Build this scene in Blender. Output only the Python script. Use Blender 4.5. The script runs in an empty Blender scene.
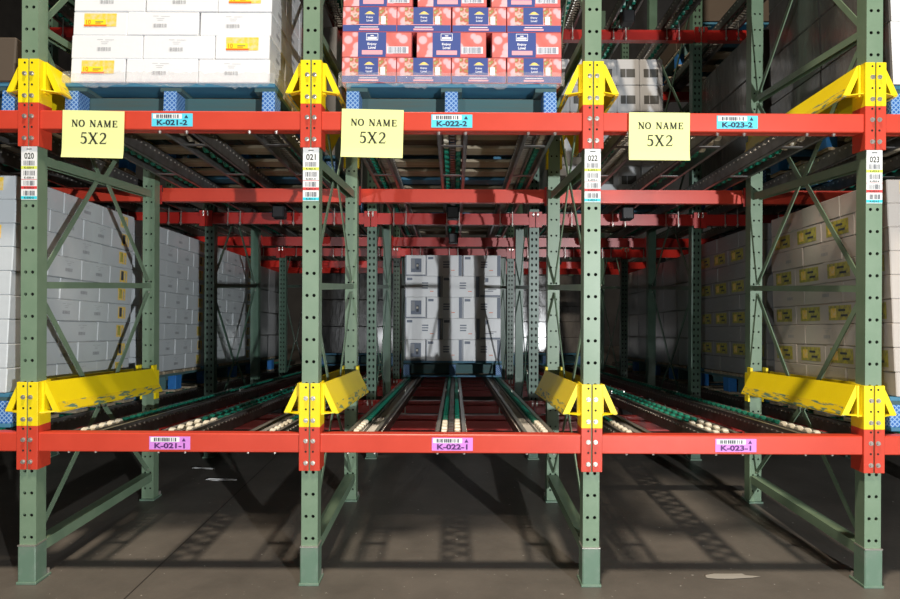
import bpy, math, random
from mathutils import Vector, Matrix
random.seed(7)
C = bpy.context.scene.collection
SL = 0.07                      # fall of the flow lanes towards the back
Y0 = 2.90                      # front plane of the rack
X0, BAY = -0.017, 1.292
LINES = {'019': X0-2.5*BAY, '020': X0-1.5*BAY, '021': X0-.5*BAY, '022': X0+.5*BAY, '023': X0+1.5*BAY, '024': X0+2.5*BAY}
LANES = {'020': X0-2*BAY, '021': X0-BAY, '022': X0, '023': X0+BAY, '024': X0+2*BAY}
TOP = {1: .695, 2: 2.175, 3: 3.63}   # front level of each lane's wheels
def lane_z(level, y): return TOP[level]-SL*(y-2.97)

# ---------------------------------------------------------------- materials
def mat(name, col, rough=.5, metal=0, noise=0, nscale=20, col2=None, bump=0, bscale=40, spec=.5, thresh=None, coat=0, stretch=None):
    m = bpy.data.materials.new(name); m.use_nodes = True
    nt = m.node_tree; b = nt.nodes['Principled BSDF']
    b.inputs['Base Color'].default_value = (*col, 1); b.inputs['Roughness'].default_value = rough
    b.inputs['Metallic'].default_value = metal; b.inputs['Specular IOR Level'].default_value = spec
    b.inputs['Coat Weight'].default_value = coat; b.inputs['Coat Roughness'].default_value = .12
    tc = nt.nodes.new('ShaderNodeTexCoord'); mp = nt.nodes.new('ShaderNodeMapping')
    nt.links.new(tc.outputs['Object'], mp.inputs['Vector'])
    if stretch: mp.inputs['Scale'].default_value = stretch
    if col2 is not None:
        n = nt.nodes.new('ShaderNodeTexNoise'); n.inputs['Scale'].default_value = nscale; n.inputs['Detail'].default_value = 6
        nt.links.new(mp.outputs['Vector'], n.inputs['Vector'])
        r = nt.nodes.new('ShaderNodeValToRGB')
        a, z = thresh or (.35, .7)
        r.color_ramp.elements[0].position = a; r.color_ramp.elements[1].position = z
        r.color_ramp.elements[0].color = (*col, 1); r.color_ramp.elements[1].color = (*col2, 1)
        nt.links.new(n.outputs['Fac'], r.inputs['Fac']); nt.links.new(r.outputs['Color'], b.inputs['Base Color'])
    if bump:
        n2 = nt.nodes.new('ShaderNodeTexNoise'); n2.inputs['Scale'].default_value = bscale; n2.inputs['Detail'].default_value = 4
        nt.links.new(mp.outputs['Vector'], n2.inputs['Vector'])
        bp = nt.nodes.new('ShaderNodeBump'); bp.inputs['Strength'].default_value = bump; bp.inputs['Distance'].default_value = .01
        nt.links.new(n2.outputs['Fac'], bp.inputs['Height']); nt.links.new(bp.outputs['Normal'], b.inputs['Normal'])
    return m
M = {}
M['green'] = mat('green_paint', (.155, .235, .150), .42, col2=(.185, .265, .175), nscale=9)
M['greenshade'] = mat('green_paint_shaded', (.070, .130, .092), .36, col2=(.09, .16, .115), nscale=9)  # rack green with the light falloff of the deep rows painted in
M['greenlow'] = mat('green_guard', (.125, .205, .145), .45, col2=(.20, .25, .20), nscale=14, thresh=(.5, .75))
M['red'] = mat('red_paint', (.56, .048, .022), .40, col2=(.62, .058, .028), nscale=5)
M['redshade'] = mat('red_paint_shaded', (.36, .016, .012), .34, col2=(.42, .022, .016), nscale=5)  # beam red darkened in colour for the light lost deeper in
M['redlit'] = mat('red_paint_lit', (.60, .05, .025), .36, col2=(.66, .06, .03), nscale=5)  # lit copy of the rear beam red, brightness painted in
M['yellow'] = mat('yellow_paint', (.86, .66, .004), .42, col2=(.92, .72, .006), nscale=8)
M['yellowworn'] = mat('yellow_paint_scuffed', (.82, .60, .01), .45, col2=(.12, .22, .15), nscale=22, thresh=(.54, .60), stretch=(3, .45, 3))
M['bolt'] = mat('zinc', (.62, .60, .55), .3, .8)
M['hole'] = mat('inside_shade', (.008, .009, .008), .9)  # near black painted for the shade inside holes
M['rail'] = mat('rail_steel', (.24, .235, .23), .38, .75, col2=(.15, .14, .13), nscale=14)
M['railflange'] = mat('rail_lip', (.42, .40, .36), .35, .7)
M['wheelg'] = mat('green_plastic', (.006, .16, .105), .4, col2=(.01, .20, .13), nscale=60)
M['wheelc'] = mat('cream_plastic', (.72, .67, .54), .4, col2=(.60, .54, .42), nscale=60)
M['black'] = mat('black_rubber', (.015, .015, .017), .45)
M['carton'] = mat('white_board', (.78, .79, .80), .38, bump=.25, bscale=14, coat=.45)
M['cartondim'] = mat('white_board_dimmed', (.54, .58, .60), .34, bump=.35, bscale=10, coat=.55)  # same white cartons, side-bay dimness painted into the board
M['cartonwarmlit'] = mat('white_board_warm_lit', (.50, .455, .41), .36, bump=.35, bscale=10, coat=.5)  # same white cartons, warm dim light painted into the board
M['olive'] = mat('olive_shaded_print', (.46, .42, .06), .45, col2=(.30, .28, .08), nscale=50, thresh=(.45, .55), coat=.4)  # gold label print with shade painted in as olive
M['cartongrey'] = mat('mid_grey_board', (.48, .49, .50), .4)
M['cartonshade'] = mat('grey_and_shaded_board', (.25, .25, .25), .35, bump=.3, bscale=10, coat=.5)  # grey goods; also white cartons farther back with shade painted in
M['ink'] = mat('grey_print', (.30, .31, .33), .6)
M['inkdark'] = mat('dark_print', (.05, .06, .08), .6)
M['seam'] = mat('board_edge', (.36, .36, .36), .7)
M['gold'] = mat('gold_print', (.85, .58, .06), .45, col2=(.80, .62, .30), nscale=45, thresh=(.42, .62), coat=.4)
M['goldline'] = mat('orange_print', (.80, .16, .02), .45)
M['goldyel'] = mat('bright_yellow_print', (.90, .72, .02), .45)
M['bluegrey'] = mat('blue_grey_print', (.16, .19, .25), .5)
M['tan'] = mat('kraft_tape', (.50, .46, .38), .5)
M['greyfilm'] = mat('grey_wrap', (.095, .09, .085), .25, col2=(.20, .185, .17), nscale=6, bump=1, bscale=16, coat=.6, stretch=(1, 1, .35))
M['printgrey'] = mat('dark_window_print', (.07, .07, .065), .5)
M['blackfilm'] = mat('black_wrap', (.010, .009, .008), .28, bump=1, bscale=12, coat=.25, stretch=(1, 1, .3))
M['brownbox'] = mat('brown_board', (.075, .055, .038), .7)
M['pbluebd'] = mat('blue_board_paint', (.030, .13, .23), .55, col2=(.05, .20, .30), nscale=12, stretch=(.25, 1, 2))
M['pbluewood'] = mat('worn_blue_green_wood', (.05, .135, .145), .7, col2=(.08, .11, .095), nscale=8, stretch=(.2, 1, 3))
M['pblue'] = mat('bright_blue', (.02, .14, .42), .5, col2=(.03, .19, .50), nscale=20)
M['wood'] = mat('bare_wood', (.36, .30, .21), .75, col2=(.22, .18, .12), nscale=7, stretch=(.2, 3, 2))
M['scrap'] = mat('dull_scrap', (.36, .34, .30), .6)
M['label'] = mat('white_sticker', (.80, .80, .78), .5)
M['cyan'] = mat('cyan_sticker', (.10, .62, .78), .5)
M['magenta'] = mat('magenta_sticker', (.66, .24, .70), .5)
M['paper'] = mat('pale_yellow_paper', (.80, .82, .34), .7, bump=.08, bscale=6)
M['txt'] = mat('black_ink', (.03, .035, .02), .7)
M['txtblue'] = mat('dark_blue_ink', (.01, .03, .07), .6)
M['txtpurple'] = mat('dark_purple_ink', (.08, .012, .12), .6)
M['lime'] = mat('lime_strip', (.72, .80, .10), .5)
M['redstrip'] = mat('red_strip', (.75, .05, .05), .5)
M['cyanstrip'] = mat('cyan_strip', (.03, .62, .72), .5)
M['navy'] = mat('navy_print', (.055, .085, .27), .38, coat=.4)
M['pinkbar'] = mat('pink_print', (.80, .36, .40), .4, coat=.3)
M['whitep'] = mat('white_print', (.75, .75, .80), .5)
M['pinkside'] = mat('pink_board', (.62, .13, .13), .4, coat=.4)
def fruit(name, stops, scale, seedoff):
    m = bpy.data.materials.new(name); m.use_nodes = True; nt = m.node_tree; b = nt.nodes['Principled BSDF']
    b.inputs['Roughness'].default_value = .4; b.inputs['Coat Weight'].default_value = .35
    tc = nt.nodes.new('ShaderNodeTexCoord'); mp = nt.nodes.new('ShaderNodeMapping'); mp.inputs['Location'].default_value = (seedoff, 0, 0)
    v = nt.nodes.new('ShaderNodeTexVoronoi'); v.inputs['Scale'].default_value = scale
    r = nt.nodes.new('ShaderNodeValToRGB'); e = r.color_ramp.elements
    e[0].position = stops[0][0]; e[0].color = (*stops[0][1], 1); e[1].position = stops[-1][0]; e[1].color = (*stops[-1][1], 1)
    for p, c in stops[1:-1]: q = e.new(p); q.color = (*c, 1)
    nt.links.new(tc.outputs['Object'], mp.inputs['Vector']); nt.links.new(mp.outputs['Vector'], v.inputs['Vector'])
    nt.links.new(v.outputs['Distance'], r.inputs['Fac']); nt.links.new(r.outputs['Color'], b.inputs['Base Color'])
    return m
M['berry'] = fruit('strawberry_print', [(0, (.78, .50, .52)), (.34, (.76, .42, .45)), (.42, (.62, .17, .15)), (1, (.58, .12, .10))], 17, 0)
M['salad'] = fruit('green_fruit_print', [(0, (.62, .50, .40)), (.25, (.28, .30, .10)), (.5, (.50, .10, .07)), (.8, (.70, .50, .45)), (1, (.3, .3, .2))], 45, 3)

def net_mat():
    m = bpy.data.materials.new('white_diamond_net'); m.use_nodes = True; nt = m.node_tree; b = nt.nodes['Principled BSDF']
    b.inputs['Roughness'].default_value = .5
    tc = nt.nodes.new('ShaderNodeTexCoord'); sp = nt.nodes.new('ShaderNodeSeparateXYZ'); nt.links.new(tc.outputs['Object'], sp.inputs[0])
    xy = nt.nodes.new('ShaderNodeMath'); xy.operation = 'ADD'; nt.links.new(sp.outputs['X'], xy.inputs[0]); nt.links.new(sp.outputs['Y'], xy.inputs[1])
    outs = []
    for op in ('ADD', 'SUBTRACT'):
        a = nt.nodes.new('ShaderNodeMath'); a.operation = op
        nt.links.new(xy.outputs[0], a.inputs[0]); nt.links.new(sp.outputs['Z'], a.inputs[1])
        k = nt.nodes.new('ShaderNodeMath'); k.operation = 'MULTIPLY'; k.inputs[1].default_value = 45
        f = nt.nodes.new('ShaderNodeMath'); f.operation = 'FRACT'
        g = nt.nodes.new('ShaderNodeMath'); g.operation = 'LESS_THAN'; g.inputs[1].default_value = .3
        nt.links.new(a.outputs[0], k.inputs[0]); nt.links.new(k.outputs[0], f.inputs[0]); nt.links.new(f.outputs[0], g.inputs[0]); outs.append(g)
    mx = nt.nodes.new('ShaderNodeMath'); mx.operation = 'MAXIMUM'
    nt.links.new(outs[0].outputs[0], mx.inputs[0]); nt.links.new(outs[1].outputs[0], mx.inputs[1])
    mix = nt.nodes.new('ShaderNodeMix'); mix.data_type = 'RGBA'
    nt.links.new(mx.outputs[0], mix.inputs['Factor']); mix.inputs['A'].default_value = (.015, .11, .38, 1); mix.inputs['B'].default_value = (.22, .38, .60, 1)
    nt.links.new(mix.outputs['Result'], b.inputs['Base Color'])
    return m
M['net'] = net_mat()

def film_mat():
    m = bpy.data.materials.new('clear_stretch_film'); m.use_nodes = True; nt = m.node_tree
    for n in list(nt.nodes): nt.nodes.remove(n)
    o = nt.nodes.new('ShaderNodeOutputMaterial'); t = nt.nodes.new('ShaderNodeBsdfTransparent'); g = nt.nodes.new('ShaderNodeBsdfGlossy')
    d = nt.nodes.new('ShaderNodeBsdfDiffuse'); d.inputs['Color'].default_value = (.8, .85, .9, 1)
    g.inputs['Roughness'].default_value = .18
    a = nt.nodes.new('ShaderNodeMixShader'); a.inputs[0].default_value = .5; c = nt.nodes.new('ShaderNodeMixShader'); c.inputs[0].default_value = .22
    n = nt.nodes.new('ShaderNodeTexNoise'); n.inputs['Scale'].default_value = 22; bp = nt.nodes.new('ShaderNodeBump'); bp.inputs['Strength'].default_value = 1; bp.inputs['Distance'].default_value = .02
    nt.links.new(n.outputs['Fac'], bp.inputs['Height']); nt.links.new(bp.outputs['Normal'], g.inputs['Normal'])
    nt.links.new(g.outputs[0], a.inputs[1]); nt.links.new(d.outputs[0], a.inputs[2])
    nt.links.new(t.outputs[0], c.inputs[1]); nt.links.new(a.outputs[0], c.inputs[2]); nt.links.new(c.outputs[0], o.inputs[0])
    return m
M['film'] = film_mat()

def floor_mat():
    m = bpy.data.materials.new('concrete'); m.use_nodes = True; nt = m.node_tree; b = nt.nodes['Principled BSDF']
    tc = nt.nodes.new('ShaderNodeTexCoord')
    n = nt.nodes.new('ShaderNodeTexNoise'); n.inputs['Scale'].default_value = 1.6; n.inputs['Detail'].default_value = 8; n.inputs['Roughness'].default_value = .65
    nt.links.new(tc.outputs['Object'], n.inputs['Vector'])
    r = nt.nodes.new('ShaderNodeValToRGB'); e = r.color_ramp.elements
    e[0].position = .3; e[0].color = (.085, .077, .066, 1); e[1].position = .75; e[1].color = (.16, .143, .122, 1)
    nt.links.new(n.outputs['Fac'], r.inputs['Fac'])
    # pale specks of grit
    v = nt.nodes.new('ShaderNodeTexNoise'); v.inputs['Scale'].default_value = 38; v.inputs['Detail'].default_value = 3
    nt.links.new(tc.outputs['Object'], v.inputs['Vector'])
    r2 = nt.nodes.new('ShaderNodeValToRGB'); r2.color_ramp.elements[0].position = .70; r2.color_ramp.elements[1].position = .74
    nt.links.new(v.outputs['Fac'], r2.inputs['Fac'])
    mx = nt.nodes.new('ShaderNodeMix'); mx.data_type = 'RGBA'; nt.links.new(r2.outputs['Color'], mx.inputs['Factor'])
    nt.links.new(r.outputs['Color'], mx.inputs['A']); mx.inputs['B'].default_value = (.42, .40, .36, 1)
    # saw-cut joint
    sp = nt.nodes.new('ShaderNodeSeparateXYZ'); nt.links.new(tc.outputs['Object'], sp.inputs[0])
    def line(sock, at, w):
        a = nt.nodes.new('ShaderNodeMath'); a.operation = 'SUBTRACT'; a.inputs[1].default_value = at; nt.links.new(sock, a.inputs[0])
        q = nt.nodes.new('ShaderNodeMath'); q.operation = 'ABSOLUTE'; nt.links.new(a.outputs[0], q.inputs[0])
        l = nt.nodes.new('ShaderNodeMath'); l.operation = 'LESS_THAN'; l.inputs[1].default_value = w; nt.links.new(q.outputs[0], l.inputs[0]); return l
    l1 = line(sp.outputs['X'], -1.44, .004)
    m2 = nt.nodes.new('ShaderNodeMix'); m2.data_type = 'RGBA'; nt.links.new(l1.outputs[0], m2.inputs['Factor'])
    nt.links.new(mx.outputs['Result'], m2.inputs['A']); m2.inputs['B'].default_value = (.035, .03, .026, 1)
    nt.links.new(m2.outputs['Result'], b.inputs['Base Color'])
    b.inputs['Roughness'].default_value = .5
    n3 = nt.nodes.new('ShaderNodeTexNoise'); n3.inputs['Scale'].default_value = 60; nt.links.new(tc.outputs['Object'], n3.inputs['Vector'])
    bp = nt.nodes.new('ShaderNodeBump'); bp.inputs['Strength'].default_value = .12; bp.inputs['Distance'].default_value = .01
    nt.links.new(n3.outputs['Fac'], bp.inputs['Height']); nt.links.new(bp.outputs['Normal'], b.inputs['Normal'])
    return m
M['floor'] = floor_mat()
M['darkwall'] = mat('dark_wall_paint', (.05, .05, .052), .8, col2=(.07, .07, .07), nscale=3)

# ---------------------------------------------------------------- mesh builder
class MB:
    def __init__(s): s.v = []; s.f = []; s.mi = []; s.m = []; s.T = None
    def mat(s, k):
        if k not in s.m: s.m.append(k)
        return s.m.index(k)
    def add(s, vs, fs, k):
        b = len(s.v); s.v += [tuple(s.T @ Vector(p)) for p in vs] if s.T else [tuple(p) for p in vs]
        i = s.mat(k)
        for f in fs: s.f.append([b+j for j in f]); s.mi.append(i)
        return s
    def box(s, x0, x1, y0, y1, z0, z1, k, skip=()):
        if x0 > x1: x0, x1 = x1, x0
        vs = [(x0,y0,z0),(x1,y0,z0),(x1,y1,z0),(x0,y1,z0),(x0,y0,z1),(x1,y0,z1),(x1,y1,z1),(x0,y1,z1)]
        fs = {'b':(0,3,2,1),'t':(4,5,6,7),'f':(0,1,5,4),'k':(2,3,7,6),'l':(3,0,4,7),'r':(1,2,6,5)}
        return s.add(vs, [f for n, f in fs.items() if n not in skip], k)
    def cbox(s, x0, x1, y0, y1, z0, z1, k, c=.004):
        """box with chamfered edges"""
        if x0 > x1: x0, x1 = x1, x0
        vs = []; idx = {}
        def V(p):
            if p not in idx: idx[p] = len(vs); vs.append(p)
            return idx[p]
        X, Y, Z = (x0, x1), (y0, y1), (z0, z1); sg = (1, -1)
        def P(i, j, l, ax):
            p = [X[i]+sg[i]*c, Y[j]+sg[j]*c, Z[l]+sg[l]*c]; p[ax] = (X[i], Y[j], Z[l])[ax]; return V(tuple(p))
        fs = []
        for i in (0, 1):
            q = [P(i, 0, 0, 0), P(i, 1, 0, 0), P(i, 1, 1, 0), P(i, 0, 1, 0)]; fs.append(q if i else q[::-1])
            q = [P(0, i, 0, 1), P(1, i, 0, 1), P(1, i, 1, 1), P(0, i, 1, 1)]; fs.append(q[::-1] if i else q)
            q = [P(0, 0, i, 2), P(1, 0, i, 2), P(1, 1, i, 2), P(0, 1, i, 2)]; fs.append(q if i else q[::-1])
        for i in (0, 1):
            for j in (0, 1):
                q = [P(i, j, 0, 0), P(i, j, 1, 0), P(i, j, 1, 1), P(i, j, 0, 1)]; fs.append(q if (i == j) == False else q[::-1])
                q = [P(i, 0, j, 0), P(i, 1, j, 0), P(i, 1, j, 2), P(i, 0, j, 2)]; fs.append(q if i != j else q[::-1])
                q = [P(0, i, j, 1), P(1, i, j, 1), P(1, i, j, 2), P(0, i, j, 2)]; fs.append(q if i == j else q[::-1])
                for l in (0, 1):
                    q = [P(i, j, l, 0), P(i, j, l, 1), P(i, j, l, 2)]; fs.append(q if (i+j+l) % 2 else q[::-1])
        return s.add(vs, fs, k)
    def bar(s, p, q, w, h, k, up=(0, 0, 1)):
        p, q = Vector(p), Vector(q); d = (q-p).normalized(); u = Vector(up)
        a = d.cross(u)
        if a.length < 1e-4: a = d.cross(Vector((1, 0, 0)))
        a.normalize(); b = a.cross(d).normalized(); a *= w/2; b *= h/2
        vs = [p-a-b, p+a-b, p+a+b, p-a+b, q-a-b, q+a-b, q+a+b, q-a+b]
        return s.add(vs, [(3,2,1,0),(4,5,6,7),(0,1,5,4),(1,2,6,5),(2,3,7,6),(3,0,4,7)], k)
    def cyl(s, p, q, r, k, n=10, r2=None, caps=True):
        p, q = Vector(p), Vector(q); d = (q-p).normalized(); r2 = r if r2 is None else r2
        a = d.cross(Vector((0, 0, 1)));
        if a.length < 1e-3: a = Vector((1, 0, 0))
        a.normalize(); b = a.cross(d)
        vs = []
        for c, rr in ((p, r), (q, r2)):
            for i in range(n):
                t = 2*math.pi*i/n; vs.append(c+a*math.cos(t)*rr-b*math.sin(t)*rr)
        fs = [(i, (i+1) % n, n+(i+1) % n, n+i) for i in range(n)]
        if caps: fs += [tuple(range(n))[::-1], tuple(range(n, 2*n))]
        return s.add(vs, fs, k)
    def poly(s, pts, k): return s.add(pts, [tuple(range(len(pts)))], k)
    def ext(s, prof, y0, y1, k, axis='y', dz=0):
        """closed (a,b) profile extruded along an axis; dz lifts the far end"""
        n = len(prof)
        if axis == 'y': vs = [(a, y0, b) for a, b in prof]+[(a, y1, b+dz) for a, b in prof]
        elif axis == 'x': vs = [(y0, a, b) for a, b in prof]+[(y1, a, b) for a, b in prof]
        else: vs = [(a, b, y0) for a, b in prof]+[(a, b, y1) for a, b in prof]
        fs = [(i, (i+1) % n, n+(i+1) % n, n+i) for i in range(n)]+[tuple(range(n))[::-1], tuple(range(n, 2*n))]
        return s.add(vs, fs, k)
    def mesh(s, name):
        me = bpy.data.meshes.new(name); me.from_pydata(s.v, [], s.f)
        for k in s.m: me.materials.append(M[k])
        me.polygons.foreach_set('material_index', s.mi); me.update()
        import bmesh
        bm = bmesh.new(); bm.from_mesh(me); bmesh.ops.recalc_face_normals(bm, faces=bm.faces); bm.to_mesh(me); bm.free()
        return me

# writing with the built-in font -> flat polygons in (x,z), facing -y
_gl = {}
def text_polys(txt, bold=.0):
    key = (txt, bold)
    if key in _gl: return _gl[key]
    cu = bpy.data.curves.new('t', 'FONT'); cu.body = txt; cu.offset = bold; cu.resolution_u = 3
    ob = bpy.data.objects.new('t', cu); C.objects.link(ob)
    dg = bpy.context.evaluated_depsgraph_get(); me = bpy.data.meshes.new_from_object(ob.evaluated_get(dg))
    vs = [tuple(v.co) for v in me.vertices]; fs = [tuple(p.vertices) for p in me.polygons]
    bpy.data.objects.remove(ob); bpy.data.curves.remove(cu); bpy.data.meshes.remove(me)
    x0 = min(v[0] for v in vs); x1 = max(v[0] for v in vs); z0 = min(v[1] for v in vs); z1 = max(v[1] for v in vs)
    _gl[key] = ([((v[0]-x0)/(x1-x0), (v[1]-z0)/(z1-z0)) for v in vs], fs); return _gl[key]
def write(mb, txt, xc, zc, w, h, y, k, bold=.0):
    vs, fs = text_polys(txt, bold)
    mb.add([(xc+(a-.5)*w, y, zc+(b-.5)*h) for a, b in vs], fs, k)
def barcode(mb, x0, x1, z0, z1, y, k, n=14, seed=1):
    rr = random.Random(seed); x = x0; step = (x1-x0)/n
    for i in range(n):
        w = step*rr.choice((.35, .5, .75)); mb.poly([(x, y, z0), (x+w, y, z0), (x+w, y, z1), (x, y, z1)], k); x += step
def rect(mb, x0, x1, z0, z1, y, k): mb.poly([(x0, y, z0), (x1, y, z0), (x1, y, z1), (x0, y, z1)], k)

# serif letters
def sstroke(mb, pts, ws, ox, oz, sx, sz, y, k):
    L = []; R = []
    for i, (px, pz) in enumerate(pts):
        a = Vector(pts[max(0, i-1)]); b = Vector(pts[min(len(pts)-1, i+1)]); d = (b-a).normalized(); n = Vector((-d.y, d.x))
        w = ws[i] if isinstance(ws, (list, tuple)) else ws
        L.append((ox+(px+n.x*w/2)*sx, y, oz+(pz+n.y*w/2)*sz)); R.append((ox+(px-n.x*w/2)*sx, y, oz+(pz-n.y*w/2)*sz))
    for i in range(len(pts)-1): mb.poly([L[i], R[i], R[i+1], L[i+1]], k)
TH, TN = .22, .12
def sr(x, z, w=.28): return ([(x-w/2, z), (x+w/2, z)], .07)
GL = {
 'N': (.86, [([(.16, 0), (.16, 1)], TN), ([(.14, 1), (.74, .0)], TH), ([(.72, 0), (.72, 1)], TN), sr(.12, .975, .22), sr(.16, .025), sr(.72, .975)]),
 'A': (.84, [([(.14, 0), (.42, 1)], TN), ([(.42, 1), (.70, 0)], TH), ([(.24, .36), (.60, .36)], TN), sr(.14, .025), sr(.70, .025)]),
 'M': (1.04, [([(.16, 0), (.18, 1)], TN), ([(.18, 1), (.50, .05)], TH), ([(.50, .05), (.84, 1)], TN), ([(.84, 1), (.84, 0)], TH), sr(.16, .025), sr(.84, .025), sr(.12, .975, .2), sr(.88, .975, .2)]),
 'E': (.80, [([(.22, 0), (.22, 1)], TH), ([(.08, .95), (.68, .95)], .10), ([(.66, 1), (.66, .74)], .09), ([(.2, .52), (.54, .52)], .10), ([(.54, .66), (.54, .38)], .08), ([(.08, .05), (.70, .05)], .10), ([(.70, 0), (.68, .28)], .09)]),
 'X': (.86, [([(.14, 1), (.72, 0)], TH*.8), ([(.70, 1), (.14, 0)], TN), sr(.14, .98), sr(.70, .98), sr(.14, .02), sr(.72, .02)]),
}
def arc(cx, cz, rx, rz, a0, a1, n=16): return [(cx+rx*math.cos(math.radians(a0+(a1-a0)*i/n)), cz+rz*math.sin(math.radians(a0+(a1-a0)*i/n))) for i in range(n+1)]
o_pts = arc(.42, .5, .33, .47, 90, 450, 32)
GL['O'] = (.84, [(o_pts, [TN+(TH-TN)*abs(math.cos(math.radians(90+360*i/32))) for i in range(33)])])
p2 = arc(.34, .72, .22, .25, 165, -30, 14)+[(.42, .42), (.10, .06)]
GL['2'] = (.66, [(p2, [.10]*8+[.17]*7+[.13, .10]), ([(.08, .05), (.60, .05)], .1), ([(.60, .02), (.64, .22)], .04)])
p5 = arc(.30, .32, .25, .30, 120, -140, 18)
GL['5'] = (.66, [([(.20, .96), (.58, .96)], .12), ([(.22, 1), (.16, .54)], .09), (p5, [.10]*4+[.17]*9+[.10]*6)])
def serif(mb, txt, xc, z0, h, y, k, sp=.03, asp=1.0):
    tot = sum((GL[c][0]+sp) if c != ' ' else .55 for c in txt); x = xc-tot*h*asp/2
    for c in txt:
        if c == ' ': x += .55*h*asp; continue
        for pts, w in GL[c][1]: sstroke(mb, pts, w, x, z0, h*asp, h, y, k)
        x += (GL[c][0]+sp)*h*asp

# ---------------------------------------------------------------- object helpers
def link(name, me, loc=(0, 0, 0), rot=(0, 0, 0), parent=None):
    o = bpy.data.objects.new(name, me); C.objects.link(o); o.location = loc; o.rotation_euler = rot
    if parent: o.parent = parent
    return o
def tag(o, label, cat, group=None, kind=None):
    o['label'] = label; o['category'] = cat
    if group: o['group'] = group
    if kind: o['kind'] = kind
    return o
def struct(name, me, loc=(0, 0, 0)):
    o = link(name, me, loc); o['kind'] = 'structure'; return o
def thing(name, parts, label, cat, loc, rot=(0, 0, 0), group=None):
    """parts: (name, mesh, loc, rot, subparts, props)"""
    r = link(name, None, loc, rot); tag(r, label, cat, group); r.empty_display_size = .1
    def rec(ps, par):
        for p in ps:
            n, me, l = p[0], p[1], p[2] if len(p) > 2 else (0, 0, 0)
            o = link(n, me, l, p[3] if len(p) > 3 and p[3] else (0, 0, 0), par)
            if len(p) > 5 and p[5]:
                for a, b in p[5].items(): o[a] = b
            if len(p) > 4 and p[4]: rec(p[4], o)
    rec(parts, r); return r

# ---------------------------------------------------------------- setting
mb = MB(); mb.box(-9, 9, -4, 15, -.2, 0, 'floor'); struct('floor', mb.mesh('floor'))
mb = MB(); mb.box(-9, 9, -4, 15, 12, 12.2, 'darkwall'); struct('ceiling', mb.mesh('ceiling'))
mb = MB(); mb.box(-9, 9, 14.8, 15, 0, 12, 'darkwall'); struct('wall_back', mb.mesh('wall_back'))
for nm, x in (('wall_left', -9.2), ('wall_right', 9.0)):
    mb = MB(); mb.box(x, x+.2, -4, 15, 0, 12, 'darkwall'); struct(nm, mb.mesh(nm))

# ---------------------------------------------------------------- uprights
PW, PD, PH = .075, .070, 5.0
def post_mesh(name, holes, pitch, z_first, hr, hx, front=True, k='green', height=PH, shape='round'):
    """channel post: front face with punched holes, side faces, open back with lips"""
    mb = MB(); h = PW/2; t = .004
    zs = []
    if holes:
        z = z_first
        while z-pitch > .05: z -= pitch
        while z < height-.05: zs.append(z); z += pitch
    xs = [-h, -hx-hr, -hx+hr, hx-hr, hx+hr, h]
    if zs:
        for a, b in ((0, 1), (2, 3), (4, 5)): mb.poly([(xs[a], 0, 0), (xs[b], 0, 0), (xs[b], 0, height), (xs[a], 0, height)], k)
        rz = hr if shape == 'round' else hr*1.45
        for c in (-hx, hx):
            prev = 0
            for z in zs+[None]:
                nz = height if z is None else z-rz
                mb.poly([(c-hr, 0, prev), (c+hr, 0, prev), (c+hr, 0, nz), (c-hr, 0, nz)], k)
                if z is None: break
                n = 8; ring = [(c+hr*math.cos(math.pi*2*i/n+math.pi/8), z+rz*math.sin(math.pi*2*i/n+math.pi/8)) for i in range(n)]
                cor = [(c+hr, z+rz), (c-hr, z+rz), (c-hr, z-rz), (c+hr, z-rz)]
                for q in range(4):
                    i0 = q*2; r0 = ring[i0]; r1 = ring[i0+1]
                    mb.poly([(cor[q][0], 0, cor[q][1])]+[(r1[0], 0, r1[1]), (r0[0], 0, r0[1])], k)
                    r2 = ring[(i0+2) % n]; c2 = cor[(q+1) % 4]
                    mb.poly([(cor[q][0], 0, cor[q][1]), (c2[0], 0, c2[1]), (r2[0], 0, r2[1]), (r1[0], 0, r1[1])], k)
                # rim going into the post, so the sheet reads as steel
                for i in range(n):
                    a, b = ring[i], ring[(i+1) % n]
                    mb.poly([(a[0], 0, a[1]), (b[0], 0, b[1]), (b[0], t, b[1]), (a[0], t, a[1])], k)
                prev = z+rz
        # dark sheet painting the shade inside the hollow post
        mb.poly([(-h+t, .03, 0), (h-t, .03, 0), (h-t, .03, height), (-h+t, .03, height)], 'hole')
    else:
        mb.poly([(-h, 0, 0), (h, 0, 0), (h, 0, height), (-h, 0, height)], k)
    for s in (-1, 1):
        mb.box(s*(h-.002), s*h, .0005, PD, 0, height, k)
        mb.box(s*h, s*(h-.022), PD-.003, PD, 0, height, k)
    mb.poly([(-h, 0, height), (h, 0, height), (h, PD, height), (-h, PD, height)], k)
    me = bpy.data.meshes.new(name)
    return mb.mesh(name)
post_front = post_mesh('front_post', True, .1014, 1.734, .0080, .0160)
post_rear = post_mesh('rear_post', True, .1014, 1.70, .0065, .0165, k='green')
post_dense = post_mesh('perforated_post', True, .0508, 1.70, .0085, .0165, k='greenshade', shape='slot')
post_plain = post_mesh('plain_post', False, 0, 0, 0, 0, k='greenshade')
FD = 1.13   # frame depth, front face to rear post face
def base_mesh():
    mb = MB(); mb.cbox(-.046, .046, -.014, PD+.03, 0, .012, 'greenlow', .002)
    for s in (-1, 1): mb.cyl((s*.035, PD+.018, .012), (s*.035, PD+.018, .034), .009, 'bolt', 6)
    return mb.mesh('base_plate')
base_me = base_mesh()
def guard_mesh():   # reinforcing sleeve round the foot of the front post
    mb = MB(); mb.ext([(-.041, PD), (-.041, -.006), (-.036, -.010), (.036, -.010), (.041, -.006), (.041, PD)], .012, .178, 'greenlow', 'z')
    mb.box(-.0415, .0415, -.0105, PD, .174, .180, 'bolt')
    return mb.mesh('foot_guard')
guard_me = guard_mesh()
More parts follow.
